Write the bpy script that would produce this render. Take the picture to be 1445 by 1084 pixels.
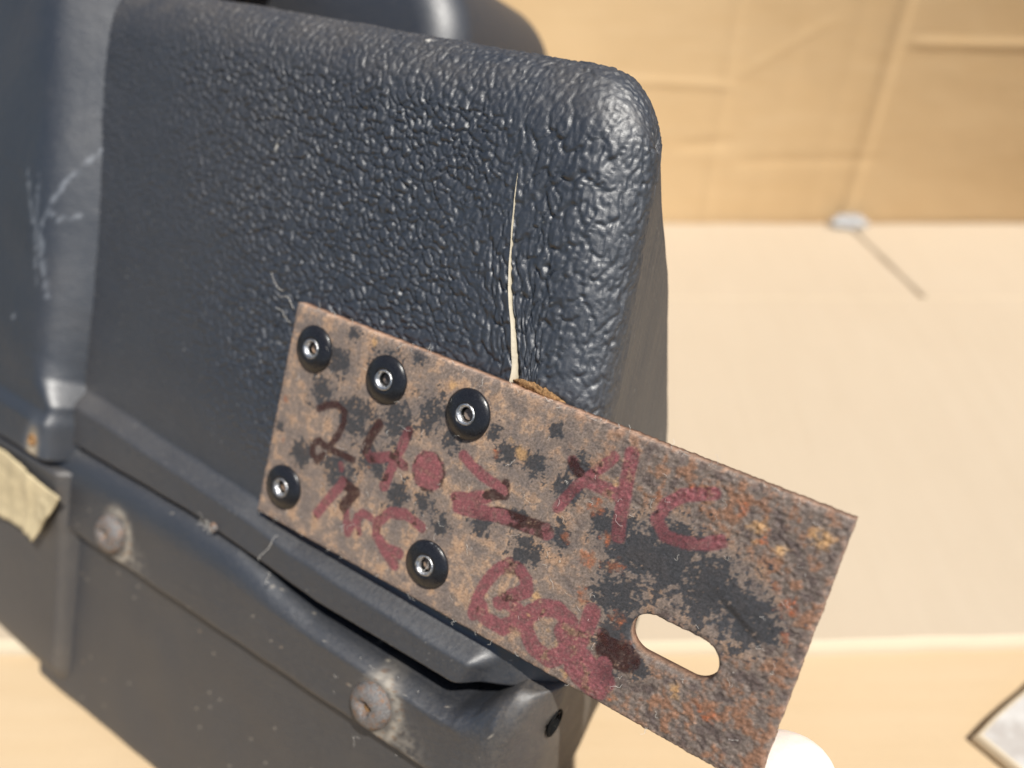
import bpy, math
import numpy as np
from mathutils import Matrix, Vector

S = 0.001                      # everything below is measured in millimetres
for o in list(bpy.data.objects):
    bpy.data.objects.remove(o)
scene = bpy.context.scene
col = scene.collection

# ------------------------------------------------------------------ camera
PITCH = 41.414                 # degrees below the horizon
CAM_H = 188.3
cam_d = bpy.data.cameras.new('camera')
cam = bpy.data.objects.new('camera', cam_d)
col.objects.link(cam)
cam.location = (0, 0, CAM_H * S)
cam.rotation_euler = (math.radians(90 - PITCH), 0, 0)
cam_d.sensor_width = 36
cam_d.sensor_fit = 'HORIZONTAL'
cam_d.lens = 29.226
cam_d.clip_start = 0.005
cam_d.clip_end = 50
cam_d.dof.use_dof = True
cam_d.dof.focus_distance = 0.121
cam_d.dof.aperture_fstop = 10.5
scene.camera = cam

# ------------------------------------------------------------------ light
SUN = Vector((0.25, -0.30, 0.92)).normalized()
world = bpy.data.worlds.new('World')
scene.world = world
world.use_nodes = True
wn = world.node_tree
sky = wn.nodes.new('ShaderNodeTexSky')
sky.sky_type = 'NISHITA'
sky.sun_disc = False
sky.sun_elevation = math.asin(SUN.z)
sky.sun_rotation = math.atan2(SUN.x, SUN.y)
bg = wn.nodes['Background']
bg.inputs['Strength'].default_value = 0.075
wn.links.new(sky.outputs[0], bg.inputs['Color'])
sun_d = bpy.data.lights.new('sun', 'SUN')
sun_d.energy = 5.0
sun_d.angle = math.radians(0.53)
sun_d.color = (1.0, 0.96, 0.89)
sun = bpy.data.objects.new('sun', sun_d)
col.objects.link(sun)
sun.rotation_euler = SUN.to_track_quat('Z', 'Y').to_euler()
sun.location = (0, 0, 2)
vs = scene.view_settings
vs.view_transform = 'Standard'
vs.look = 'None'
vs.exposure = 0.28
vs.gamma = 1
vs.use_curve_mapping = False

# ------------------------------------------------------------------ frame of the housing
# local x: along the seam to the right, y: up the front face, z: out of the front face (mm)
g = np.array([0., .7499489, .66149577])
fwd = np.array([0., -.66149577, .7499489])
FR = np.array([[.83350378, .32490976, -.44688375],
               [.24829005, -.94281408, -.22238177],
               [-.49358231, .07439926, -.86651097]])
FO = np.array([-47.47348, 23.44044, 154.48733])
to_w = lambda q: np.array([q[0], q @ fwd, -(q @ g)])
cols = [to_w(r) for r in FR]
ow = to_w(FO) + np.array([0, 0, CAM_H])
FM = Matrix([[cols[j][i] for j in range(3)] + [ow[i] * S] for i in range(3)] + [[0, 0, 0, 1]])
FLOOR_Z = 0.0

# ------------------------------------------------------------------ helpers
def srgb(r, g_, b):
    f = lambda c: (c / 255 / 12.92) if c / 255 <= .04045 else ((c / 255 + .055) / 1.055) ** 2.4
    return np.array([f(r), f(g_), f(b)])

def hsh(ix, iy, seed):
    n = (ix.astype(np.int64) * 374761393 + iy.astype(np.int64) * 668265263 + seed * 974634717) & 0xffffffff
    n = ((n ^ (n >> 13)) * 1274126177) & 0xffffffff
    return ((n ^ (n >> 16)) & 0xffffff) / float(0xffffff)

def pn(x, y, seed=0):
    """gradient noise, about -1..1"""
    x, y = np.broadcast_arrays(np.asarray(x, float), np.asarray(y, float))
    ix = np.floor(x); iy = np.floor(y); fx = x - ix; fy = y - iy
    ux = fx ** 3 * (fx * (fx * 6 - 15) + 10); uy = fy ** 3 * (fy * (fy * 6 - 15) + 10)
    def gr(dx, dy):
        a = hsh(ix + dx, iy + dy, seed) * 2 * np.pi
        return np.cos(a) * (fx - dx) + np.sin(a) * (fy - dy)
    a = gr(0, 0); b = gr(1, 0); c = gr(0, 1); d = gr(1, 1)
    return 1.5 * ((a * (1 - ux) + b * ux) * (1 - uy) + (c * (1 - ux) + d * ux) * uy)

def fbm(x, y, seed=0, o=4):
    s = 0; a = 1; t = 0
    for k in range(o):
        s = s + a * pn(x * 2 ** k, y * 2 ** k, seed + 17 * k); t += a; a *= .55
    return s / t

def sst(a, b, x):
    t = np.clip((x - a) / (b - a), 0, 1)
    return t * t * (3 - 2 * t)

def mesh_np(name, verts, quads, mat, parent=None, smooth=True, colr=None, uv=None, attrs=None, tris=None):
    verts = np.asarray(verts, float).reshape(-1, 3)
    quads = np.asarray(quads, np.int32).reshape(-1, 4)
    tris = np.zeros((0, 3), np.int32) if tris is None else np.asarray(tris, np.int32).reshape(-1, 3)
    me = bpy.data.meshes.new(name)
    me.vertices.add(len(verts)); me.vertices.foreach_set('co', (verts * S).ravel())
    nl = quads.size + tris.size
    me.loops.add(nl); me.loops.foreach_set('vertex_index', np.concatenate([quads.ravel(), tris.ravel()]).astype(np.int32))
    npoly = len(quads) + len(tris)
    me.polygons.add(npoly)
    tot = np.concatenate([np.full(len(quads), 4), np.full(len(tris), 3)]).astype(np.int32)
    st = np.concatenate([[0], np.cumsum(tot)[:-1]]).astype(np.int32)
    me.polygons.foreach_set('loop_start', st)
    me.polygons.foreach_set('loop_total', tot)
    me.polygons.foreach_set('use_smooth', np.full(npoly, bool(smooth)))
    me.update(calc_edges=True); me.validate()
    if colr is not None:
        a = me.attributes.new('col', 'FLOAT_COLOR', 'POINT')
        c4 = np.ones((len(verts), 4)); c4[:, :3] = colr
        a.data.foreach_set('color', c4.ravel())
    for k, v in (attrs or {}).items():
        a = me.attributes.new(k, 'FLOAT', 'POINT'); a.data.foreach_set('value', np.asarray(v, float).ravel())
    if uv is not None:
        a = me.attributes.new('gc', 'FLOAT_VECTOR', 'POINT')
        u3 = np.zeros((len(verts), 3)); u3[:, :2] = uv
        a.data.foreach_set('vector', u3.ravel())
    me.materials.append(mat)
    o = bpy.data.objects.new(name, me); col.objects.link(o)
    if parent: o.parent = parent
    return o

def gridq(nr, nc, off=0):
    i = np.arange(nr - 1)[:, None]; j = np.arange(nc - 1)[None, :]
    a = i * nc + j + off
    return np.stack([a, a + 1, a + nc + 1, a + nc], -1).reshape(-1, 4)

def tag(o, label, cat=None, group=None, kind=None):
    if label: o['label'] = label
    if cat: o['category'] = cat
    if group: o['group'] = group
    if kind: o['kind'] = kind
    return o

def empty(name, M=None):
    e = bpy.data.objects.new(name, None); col.objects.link(e)
    e.empty_display_size = .01
    if M is not None: e.matrix_world = M
    return e

def lathe(prof, n=48, cx=0, cy=0, cz=0, jit=None):
    """prof: list of (r, z); axis z. returns verts, quads"""
    a = np.linspace(0, 2 * np.pi, n, endpoint=False)
    V = []
    for k, (r, z) in enumerate(prof):
        rr = r if jit is None else r + jit(a, k)
        V.append(np.stack([cx + rr * np.cos(a), cy + rr * np.sin(a), np.full(n, cz + z)], -1))
    V = np.array(V).reshape(-1, 3)
    i = np.arange(len(prof) - 1)[:, None]; j = np.arange(n)[None, :]; j2 = (j + 1) % n
    Q = np.stack([i * n + j, i * n + j2, (i + 1) * n + j2, (i + 1) * n + j], -1).reshape(-1, 4)
    return V, Q

def tube(pts, r, n=5):
    pts = np.asarray(pts, float); m = len(pts)
    T = np.gradient(pts, axis=0); T /= np.linalg.norm(T, axis=1)[:, None] + 1e-9
    up = np.array([.3, .2, .93]); A = np.cross(T, up); A /= np.linalg.norm(A, axis=1)[:, None] + 1e-9
    B = np.cross(T, A); a = np.linspace(0, 2 * np.pi, n, endpoint=False)
    rr = np.broadcast_to(np.asarray(r, float), (m,))
    V = pts[:, None] + rr[:, None, None] * (np.cos(a)[None, :, None] * A[:, None] + np.sin(a)[None, :, None] * B[:, None])
    i = np.arange(m - 1)[:, None]; j = np.arange(n)[None, :]; j2 = (j + 1) % n
    Q = np.stack([i * n + j, i * n + j2, (i + 1) * n + j2, (i + 1) * n + j], -1).reshape(-1, 4)
    return V.reshape(-1, 3), Q

# ------------------------------------------------------------------ materials
class NT:
    def __init__(s, name):
        s.m = bpy.data.materials.new(name); s.m.use_nodes = True
        s.t = s.m.node_tree; s.b = s.t.nodes['Principled BSDF']
    def n(s, t, **k):
        nd = s.t.nodes.new('ShaderNode' + t)
        for a, v in k.items():
            if a.startswith('i_'):
                key = a[2:]; key = int(key) if key.isdigit() else key.replace('_', ' ')
                nd.inputs[key].default_value = v
            else: setattr(nd, a, v)
        return nd
    def l(s, a, b): s.t.links.new(a, b)
    def obj(s, scale=(1, 1, 1)):
        tc = s.n('TexCoord'); mp = s.n('Mapping'); mp.inputs['Scale'].default_value = scale
        s.l(tc.outputs['Object'], mp.inputs['Vector']); return mp.outputs[0]
    def attrv(s, name, scale=(1, 1, 1)):
        at = s.n('Attribute', attribute_name=name); mp = s.n('Mapping'); mp.inputs['Scale'].default_value = scale
        s.l(at.outputs['Vector'], mp.inputs['Vector']); return mp.outputs[0]
    def noise(s, vec, scale, detail=4, rough=.6):
        nd = s.n('TexNoise'); nd.inputs['Scale'].default_value = scale
        nd.inputs['Detail'].default_value = detail; nd.inputs['Roughness'].default_value = rough
        s.l(vec, nd.inputs['Vector']); return nd.outputs['Fac']
    def ramp(s, fac, a, b, ca=0., cb=1.):
        mr = s.n('MapRange'); mr.inputs[1].default_value = a; mr.inputs[2].default_value = b
        mr.inputs[3].default_value = ca; mr.inputs[4].default_value = cb
        s.l(fac, mr.inputs[0]); return mr.outputs[0]
    def mix(s, fac, a, b, bt='MIX'):
        mx = s.n('Mix', data_type='RGBA', blend_type=bt)
        for src, i in ((fac, 0), (a, 6), (b, 7)):
            if hasattr(src, 'is_output'): s.l(src, mx.inputs[i])
            elif i == 0: mx.inputs[0].default_value = src
            else: mx.inputs[i].default_value = (*src, 1)
        return mx.outputs[2]
    def math(s, op, a, b=None):
        m = s.n('Math', operation=op)
        for i, src in enumerate((a, b)):
            if src is None: continue
            if hasattr(src, 'is_output'): s.l(src, m.inputs[i])
            else: m.inputs[i].default_value = src
        return m.outputs[0]
    def bump(s, h, dist, strength=1., nrm=None):
        b = s.n('Bump'); b.inputs['Strength'].default_value = strength; b.inputs['Distance'].default_value = dist
        s.l(h, b.inputs['Height'])
        if nrm is not None: s.l(nrm, b.inputs['Normal'])
        return b.outputs[0]

def plastic():
    t = NT('black_grained_plastic')
    v = t.obj((1000, 1000, 1000))                       # millimetres
    at = t.n('Attribute', attribute_name='dust')
    big = t.noise(v, .07, 5, .6)
    fine = t.noise(v, 1.6, 6, .7)
    speck = t.ramp(t.noise(v, 2.3, 3, .6), .70, .76)
    base = t.mix(t.ramp(big, .3, .7), (.0085, .0125, .0205), (.0115, .016, .024))
    dusty = t.mix(t.ramp(fine, .3, .75), (.065, .048, .031), (.13, .102, .070))
    f = t.math('MULTIPLY', at.outputs['Fac'], t.ramp(fine, .25, .7, .45, 1.))
    f = t.math('ADD', f, t.ramp(fine, .5, .8, 0, .05))
    c = t.mix(t.math('MINIMUM', f, 1.), base, dusty)
    c = t.mix(t.math('MULTIPLY', speck, .35), c, (.30, .28, .25))
    ca = t.n('Attribute', attribute_name='col')         # stains, scratches; alpha-like weight in 'stain'
    sa = t.n('Attribute', attribute_name='stain')
    c = t.mix(sa.outputs['Fac'], c, ca.outputs['Color'])
    t.l(c, t.b.inputs['Base Color'])
    r = t.math('ADD', t.ramp(fine, .3, .7, .44, .56), t.math('MULTIPLY', at.outputs['Fac'], .22))
    t.l(r, t.b.inputs['Roughness'])
    t.b.inputs['Specular IOR Level'].default_value = .8; t.b.inputs['IOR'].default_value = 1.7
    n1 = t.bump(t.noise(v, 1.1, 5, .65), .00012, .55)
    n2 = t.bump(t.noise(v, 4.5, 3, .6), .00003, .6, n1)
    t.l(n2, t.b.inputs['Normal'])
    return t.m

def cardboard(name, ca, cb, cc, streak=(.012, .25, .25)):
    t = NT(name)
    v = t.obj((1000, 1000, 1000)); vs_ = t.obj(tuple(1000 * q for q in streak))
    big = t.noise(v, .012, 4, .6); st = t.noise(vs_, 1., 5, .6); fn = t.noise(v, .9, 4, .7)
    c = t.mix(t.ramp(big, .3, .7), ca, cb)
    c = t.mix(t.ramp(st, .35, .75, 0, .35), c, cc)
    c = t.mix(t.ramp(fn, .55, .8, 0, .18), c, tuple(.6 * q for q in cc))
    t.l(c, t.b.inputs['Base Color'])
    t.b.inputs['Roughness'].default_value = .75
    t.b.inputs['Specular IOR Level'].default_value = .25
    h = t.math('ADD', t.math('MULTIPLY', st, .6), t.math('MULTIPLY', fn, .4))
    n1 = t.bump(h, .0005, .35)
    n2 = t.bump(t.noise(v, .02, 3, .5), .005, .22, n1)
    t.l(n2, t.b.inputs['Normal'])
    return t.m

def rusty():
    t = NT('rusty_painted_steel')
    v = t.obj((1000, 1000, 1000))
    ca = t.n('Attribute', attribute_name='col'); ro = t.n('Attribute', attribute_name='rough')
    fn = t.noise(v, 2.6, 5, .75); f2 = t.noise(v, 7., 3, .7)
    c = t.mix(.85, ca.outputs['Color'], t.mix(t.ramp(fn, .3, .72), (.45, .45, .46), (1.55, 1.55, 1.54)), 'MULTIPLY')
    c = t.mix(t.ramp(f2, .62, .75, 0, .35), c, (.42, .38, .35))
    t.l(c, t.b.inputs['Base Color'])
    r = t.math('ADD', ro.outputs['Fac'], t.ramp(f2, .3, .7, -.12, .12))
    t.l(r, t.b.inputs['Roughness'])
    t.b.inputs['Specular IOR Level'].default_value = .5
    n1 = t.bump(fn, .00018, .5); n2 = t.bump(f2, .00006, .5, n1)
    t.l(n2, t.b.inputs['Normal'])
    return t.m

def rivet_black():
    t = NT('worn_black_rivet_paint')
    v = t.obj((1000, 1000, 1000))
    w = t.n('Attribute', attribute_name='wear')
    nz = t.noise(v, 1.3, 5, .7); nf = t.noise(v, 5, 3, .6)
    m = t.ramp(t.math('ADD', w.outputs['Fac'], t.math('MULTIPLY', nz, .7)), .88, .96)
    c = t.mix(m, t.mix(t.ramp(nf, .55, .75), (.010, .010, .012), (.035, .036, .042)), (.62, .61, .60))
    t.l(c, t.b.inputs['Base Color']); t.l(m, t.b.inputs['Metallic'])
    t.l(t.ramp(nz, .3, .7, .22, .38), t.b.inputs['Roughness'])
    t.l(t.bump(nf, .00003, .5), t.b.inputs['Normal'])
    return t.m

def simple(name, colr, rough=.6, metal=0., spec=.4, nscale=1., namp=.35, bump=.0001):
    t = NT(name); v = t.obj((1000, 1000, 1000))
    nz = t.noise(v, nscale, 5, .65)
    c = t.mix(t.ramp(nz, .3, .7), tuple(q * (1 - namp) for q in colr), tuple(min(1, q * (1 + namp)) for q in colr))
    t.l(c, t.b.inputs['Base Color']); t.b.inputs['Roughness'].default_value = rough
    t.b.inputs['Metallic'].default_value = metal; t.b.inputs['Specular IOR Level'].default_value = spec
    if bump: t.l(t.bump(nz, bump, .6), t.b.inputs['Normal'])
    return t.m

M_PL = plastic()
M_WALL = cardboard('kraft_cardboard_wall', (.64, .45, .245), (.59, .40, .205), (.67, .49, .285))
M_FLAP = cardboard('pale_cardboard_flap', (.44, .362, .268), (.42, .342, .25), (.46, .382, .288), (.25, .02, .25))
M_FLOOR = cardboard('yellow_cardboard_floor', (.485, .365, .225), (.46, .335, .20), (.51, .395, .26), (.02, .25, .25))
M_LIT_LINER = cardboard('lit_liner_edge', (.56, .475, .35), (.53, .45, .32), (.58, .5, .37), (.02, .25, .25))  # torn liner colour, also painting bevels paler as if lit
M_RUST = rusty()
M_RIV = rivet_black()
M_ALU = simple('scratched_bare_aluminium', (.55, .55, .55), .38, 1., .5, 2.2, .35, .0002)
def corroded():
    t = NT('corroded_rusty_rivet'); v = t.obj((1000, 1000, 1000))
    a = t.noise(v, .9, 5, .7); f = t.noise(v, 3.2, 4, .7)
    c = t.mix(t.ramp(f, .35, .7), (.09, .085, .082), (.25, .235, .225))
    c = t.mix(t.ramp(a, .48, .62, 0, .8), c, (.20, .10, .045))
    t.l(c, t.b.inputs['Base Color']); t.l(t.ramp(a, .45, .62, .25, 0), t.b.inputs['Metallic'])
    t.l(t.ramp(f, .3, .7, .35, .6), t.b.inputs['Roughness'])
    t.l(t.bump(f, .0003, .7), t.b.inputs['Normal'])
    return t.m
M_CORR = corroded()
M_SHADE = simple('hole_shade', (.006, .006, .006), .8, 0, .1)  # near-black colour paints the shade inside holes and the tear
M_CREAM = simple('cream_torn_plastic', (.50, .44, .33), .55, 0, .4, 1.4, .1)
M_FOAM = simple('brown_foam_residue', (.26, .15, .07), .95, 0, .1, 1.6, .5, .0006)
M_TAG = simple('aged_cream_paper', (.50, .41, .25), .6, 0, .4, .25, .22, .0005)
M_LINT = simple('pale_lint', (.55, .52, .47), .8, 0, .2)
M_SKIN = simple('pale_skin', (.90, .78, .70), .45, 0, .4, .5, .05, .0002)
M_SKIN.node_tree.nodes['Principled BSDF'].inputs['Subsurface Weight'].default_value = .15
M_SKIN.node_tree.nodes['Principled BSDF'].inputs['Subsurface Radius'].default_value = (.004, .0015, .0008)
# ================================================================== SETTING
# -- cardboard floor: base sheet with three flaps lying on it
def sheet_poly(name, poly, z0, z1, mat, parent, bev=1.2, bevmat=None, skirt=0., step=None, seed=0, lump=.6):
    """a cardboard slab with soft edges; poly counter-clockwise in mm"""
    P = np.array(poly, float); n = len(P)
    c = P.mean(0)
    e = np.roll(P, -1, 0) - P; e /= np.linalg.norm(e, axis=1)[:, None]
    nr = np.stack([e[:, 1], -e[:, 0]], -1)
    def off(d):
        out = []
        for i in range(n):
            n0 = nr[i - 1]; n1 = nr[i]; b = n0 + n1; b /= (b @ n1)
            out.append(P[i] + b * d)
        return np.array(out)
    # subdivide each edge for a slightly wavy outline
    def sub(Q, z):
        R = []
        for i in range(n):
            a, b = Q[i], Q[(i + 1) % n]; L = np.linalg.norm(P[(i + 1) % n] - P[i]); m = max(2, min(60, int(L / 6)))
            t = np.linspace(0, 1, m, endpoint=False)[:, None]
            R.append(a + (b - a) * t)
        R = np.concatenate(R)
        R = R + .5 * np.stack([pn(R[:, 0] / 14, R[:, 1] / 14, seed), pn(R[:, 0] / 14, R[:, 1] / 14, seed + 5)], -1)
        return np.c_[R, np.full(len(R), z) + (lump * .25 * pn(R[:, 0] / 25, R[:, 1] / 25, seed + 9) if z > z0 else 0)]
    rings = [sub(off(skirt), z0), sub(off(.15 + skirt * .5), (z0 + z1) / 2), sub(off(-bev * .35), z1 - bev * .18), sub(off(-bev), z1)]
    m = len(rings[0]); V = np.concatenate(rings)
    j = np.arange(m); j2 = (j + 1) % m; Q = []
    for k in range(len(rings) - 1):
        Q.append(np.stack([k * m + j, k * m + j2, (k + 1) * m + j2, (k + 1) * m + j], -1))
    o = mesh_np(name, V, np.concatenate(Q), mat, parent)
    import bmesh
    bm = bmesh.new(); bm.from_mesh(o.data); bm.verts.ensure_lookup_table()
    f = bm.faces.new([bm.verts[3 * m + k] for k in range(m)])
    bmesh.ops.triangulate(bm, faces=[f])
    bm.to_mesh(o.data); bm.free()
    o.data.polygons.foreach_set('use_smooth', np.zeros(len(o.data.polygons), bool))
    if bevmat:
        o.data.materials.append(bevmat)
        for p in o.data.polygons:
            if abs(p.normal.z) < .985: p.material_index = 1  # bevels get the paler tone, like an edge catching light
    return o

xs = np.linspace(-420, 420, 240); ys = np.linspace(-60, 334, 130)
XX, YY = np.meshgrid(xs, ys)
ZZ = .35 * fbm(XX / 60, YY / 60, 3, 3)
floor = mesh_np('cardboard_floor', np.stack([XX, YY, ZZ - .4], -1), gridq(130, 240), M_FLOOR)
tag(floor, None, kind='structure')

FT = 2.6
sheet_poly('flap', [(-400, 113), (72, 112.6), (128, 114.2), (400, 113.5), (400, 259.7), (159.5, 260.9), (-400, 260.9)], -.6, FT, M_FLAP, floor, 1.0, M_LIT_LINER, seed=1, skirt=1.6)
sheet_poly('flap', [(-400, 257.6), (157.9, 257.7), (144.2, 316.5), (-400, 317)], -.6, FT - .45, M_FLAP, floor, .6, None, seed=2)
sheet_poly('flap', [(159.4, 257.8), (400, 256.6), (400, 316.6), (145.6, 316.8)], -.6, FT - .4, M_FLAP, floor, 1.3, None, seed=3)

# -- cardboard wall behind, folded once, its lean shaped so the right side gets less sun
xs = np.linspace(-420, 420, 421); zs = np.linspace(-.5, 190, 150)
XX, ZZ = np.meshgrid(xs, zs)
lean = np.radians(13 - 24 * sst(20, 260, XX))
fold = np.exp(-((XX - 144) / 1.6) ** 2)
Yw = 318.5 + ZZ * np.tan(lean) - 1.1 * fold + .012 * np.clip(XX - 144, 0, None) ** 1.0 * -1
Yw += .6 * pn(XX / 90, ZZ / 70, 21) + .05 * fbm(XX / 25, ZZ / 12, 22, 3)
def crease(x0, z0, x1, z1, w, h):
    d = np.array([x1 - x0, z1 - z0], float); L = np.linalg.norm(d); d /= L
    t = (XX - x0) * d[0] + (ZZ - z0) * d[1]; s = -(XX - x0) * d[1] + (ZZ - z0) * d[0]
    return .6 * h * np.exp(-(s / w) ** 2) * sst(-4, 4, t) * sst(-4, 4, L - t)
Yw -= crease(-40, 60, 88, 58, 1.2, .8) + crease(84, 0, 88, 190, 1.3, .7) + crease(90, 62, 120, 84, 1.2, .7)
Yw += crease(70, 34, 90, 36, 2.0, .7) + crease(95, 28, 150, 31, 1.6, .5) - crease(150, 78, 260, 84, 1.5, 1.0)
Yw -= crease(128, 4, 134, 190, 2.0, .35) + crease(104, 2, 112, 120, 2.5, .3)
wall = mesh_np('cardboard_wall', np.stack([XX, Yw, ZZ], -1), gridq(150, 421), M_WALL)
tag(wall, None, kind='structure')

# ================================================================== HOUSING
hous = empty('plastic_housing', FM)
tag(hous, 'black grained plastic two-part housing with a vertical tear, on cardboard', 'housing')

# -- upper cover: an extruded, rounded wedge with a lip along the seam
VB = [(-70, -7.8), (-50, -7.6), (-17, -7.3), (3, -8.7), (18, -9.9), (48, -9.7), (53, -8.6), (58, -6.6), (70, -6.4)]
vb = lambda x: np.interp(x, *zip(*VB))
RR = 10.5
XR = lambda v: 63.4 - .124 * np.clip(v, -5, 90)
TOPV = 88.6
RW = 7.0
# profile in (v, w, nv, nw, rho): front face w = -3
prof = []
for v, w in [(-9, -11), (-9, -6.5), (-9, -3.6)]:
    prof.append((v, w, 0, 1, 9.))
for v in np.arange(-8.6, TOPV - RR, .24): prof.append((v, -3., 0, 1, RR))
nfront0 = 3
cv, cw = TOPV - RR, -3 - RW
bmax = math.radians(150)
for b in np.linspace(0, bmax, 84): nn = math.hypot(math.sin(b) / RR, math.cos(b) / RW); prof.append((cv + RR * math.sin(b), cw + RW * math.cos(b), math.sin(b) / RR / nn, math.cos(b) / RW / nn, RR))
narc = len(prof)
pe = prof[-1]
for t in np.linspace(0, 1, 26)[1:]:
    if t < .72:
        q = t / .72; v = pe[0] + (30 - pe[0]) * q; w = pe[1] + (-41 - pe[1]) * q ** 1.15
    else:
        q = (t - .72) / .28; v = 30 - 42 * q; w = -41 - 1 * q
    prof.append((v, w, math.sin(bmax), math.cos(bmax), RR))
prof = np.array(prof)
pv, pw, pnv, pnw, prho = prof.T
tl = np.concatenate([[0], np.cumsum(np.hypot(np.diff(pv), np.diff(pw)))])
tl = tl - tl[nfront0] - 8.6
# columns: flat x (with the tear column doubled), then the corner, then the end wall
XC0 = 40.0
CR = [(36, 43.9), (40.3, 43.9), (42.2, 43.6), (46.3, 42.2), (50.4, 40.4), (54.4, 38.9), (59.6, 37.5), (64.8, 36.4), (72, 35.2), (90, 34)]
GAP = [(34, 1.7), (40, 1.6), (44, 1.25), (50, .85), (56, .55), (60, .28), (66, .22), (71.5, 0)]
xf = np.concatenate([np.arange(-66, XC0, .26), [XC0, XC0 + 1e-4], np.arange(XC0 + .29, XC0 + 8, .27)])
jc = int(np.where(xf == XC0)[0][0])
na = 48; ncap = 110
aang = np.linspace(0, np.pi / 2, na + 1)[1:]
nf = len(xf); NC = nf + na; NR = len(prof)
X = np.zeros((NR, NC)); U = np.zeros((NR, NC)); A = np.zeros((NR, NC))
xend = XR(pv) - prho                                   # where the flat part ends in each row
for j in range(nf):
    s = (xf[j] + 66) / (xf[-1] + 66)
    X[:, j] = -66 + s * (xend + 66)
    U[:, j] = X[:, j]
for j in range(na):
    A[:, nf + j] = aang[j]; X[:, nf + j] = xend + prho * math.sin(aang[j]); U[:, nf + j] = xend + prho * aang[j]
# bend the columns so that one of them follows the tear
xc = np.interp(pv, *zip(*CR)); x_at = X[:, jc].copy()
rowf = (np.arange(NR) < narc)
wgt = sst(5, 40, X) * (1 - sst(x_at[:, None] + 1, xend[:, None] + .3, X)) 
wgt = np.where(X <= x_at[:, None], sst(8, 1, np.clip(x_at[:, None] - X, 0, 99) / 4.), np.clip(1 - (X - x_at[:, None]) / (xend - x_at + .01)[:, None], 0, 1))
wgt *= (A == 0)
X = X + wgt * ((xc - x_at) * sst(95, 86, pv) * rowf)[:, None]
gap = np.where((pv > 33) & (pv < 71.5) & rowf, np.interp(pv, *zip(*GAP)), 0)
gap = gap * (1 + .25 * pn(pv / 2.2, 3.3, 5))
dx_ = X - X[:, jc:jc + 1]
gw = np.clip(1 - np.abs(dx_) / 4, 0, 1)
left = np.arange(NC)[None, :] <= jc
X = X + np.where(left, -.45, .55) * gap[:, None] * gw * (A == 0)
IV = np.zeros(NR); IW = np.full(NR, RW)
arc0 = narc - 84
IV[arc0:narc] = pv[arc0:narc] - cv; IW[arc0:narc] = pw[arc0:narc] - cw
bl = sst(0, 9, np.arange(NR - narc) + 1.)
IV[narc:] = IV[narc - 1] * (1 - bl) + 2.0 * pnv[narc:] * bl; IW[narc:] = IW[narc - 1] * (1 - bl) + 2.0 * pnw[narc:] * bl
IW[:nfront0] = 6.
Vv = pv[:, None] - IV[:, None] * (1 - np.cos(A))
Ww = pw[:, None] - IW[:, None] * (1 - np.cos(A))
NX = np.sin(A); NV = np.cos(A) * pnv[:, None]; NW = np.cos(A) * pnw[:, None]
# let the lower rows follow the wavy lip edge
low = sst(2, -6, pv)[:, None]
Vv = Vv + low * (vb(X) + 9.0 - .4)
T = np.broadcast_to(tl[:, None], X.shape)

def voro(x, y, seed):
    """jittered-grid cells: distance to the border, offset from the cell's centre, one random number per cell"""
    ix = np.floor(x); iy = np.floor(y)
    f1 = np.full(x.shape, 9.); f2 = f1.copy(); cy = np.zeros(x.shape); rnd = np.zeros(x.shape)
    for dx in (-1, 0, 1):
        for dy in (-1, 0, 1):
            a = ix + dx; b_ = iy + dy
            px = a + .5 + .9 * (hsh(a, b_, seed) - .5); py = b_ + .5 + .9 * (hsh(a, b_, seed + 1) - .5)
            d = np.hypot(x - px, y - py)
            nearer = d < f1
            f2 = np.where(nearer, f1, np.minimum(f2, d))
            cy = np.where(nearer, y - py, cy); rnd = np.where(nearer, hsh(a, b_, seed + 2), rnd)
            f1 = np.where(nearer, d, f1)
    return f2 - f1, cy, rnd
def scales(x, y, seed, groove):
    e, cy, rnd = voro(x, y, seed)
    return sst(0, groove * .75, e + .08 * pn(x * 3, y * 3, seed + 9)) * (.62 - .32 * cy + .35 * rnd)
def grain_height(u, t):
    """leather grain pressed into the sheet: drooping tongues near the corner, small scales to the left"""
    jit = 7 * pn(u / 16, t / 16, 61)
    wu = u + .8 * pn(u / 3, t / 4, 31) + .3 * pn(u / 1.1, t / 1.6, 32)
    wt = t + .9 * pn(u / 3, t / 4, 33) + .5 * pn(u / 1.2, t / 2.0, 34)
    hc = .75 * scales(wu / 1.6, wt / 4.8, 210, .30) + .35 * scales(wu / 1.1 + 7, wt / 3.6, 220, .35)
    hm = .85 * scales(wu / 2.1, wt / 1.5 + .16 * wu, 230, .36) + .3 * scales(wu / 1.1, wt / .9 + .2 * wu, 240, .4)
    hf = .6 * scales(wu / 1.45, wt / .95 + .2 * wu, 250, .45) + .4 * scales(wu / .9, wt / .65, 260, .5)
    mc = sst(22, 40, u + jit - .05 * (t - 50)) * sst(90, 78, t + .5 * jit)
    mm = sst(-55, -15, u + jit * 1.4 + .35 * (t - 55))
    G = mc * .58 * hc + (1 - mc) * (mm * .58 * hm + (1 - mm) * .36 * hf)
    fade = sst(-5, 36, t + .45 * (u + 20) + jit) * .8 + .2
    fade = fade * (1 - .30 * sst(46, 53, u)) * (1 - .70 * sst(56, 64, u)) * (1 - .35 * sst(76, 84, t))
    return G * fade * sst(3.0, 9, t) + .03 * pn(u / .6, t / .9, 71) + .15 * pn(u / 9, t / 9, 72)
Gh = grain_height(U, T)
streak = sst(55, 63, U) * .035 * pn(U / .8, T / 9, 73)
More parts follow.
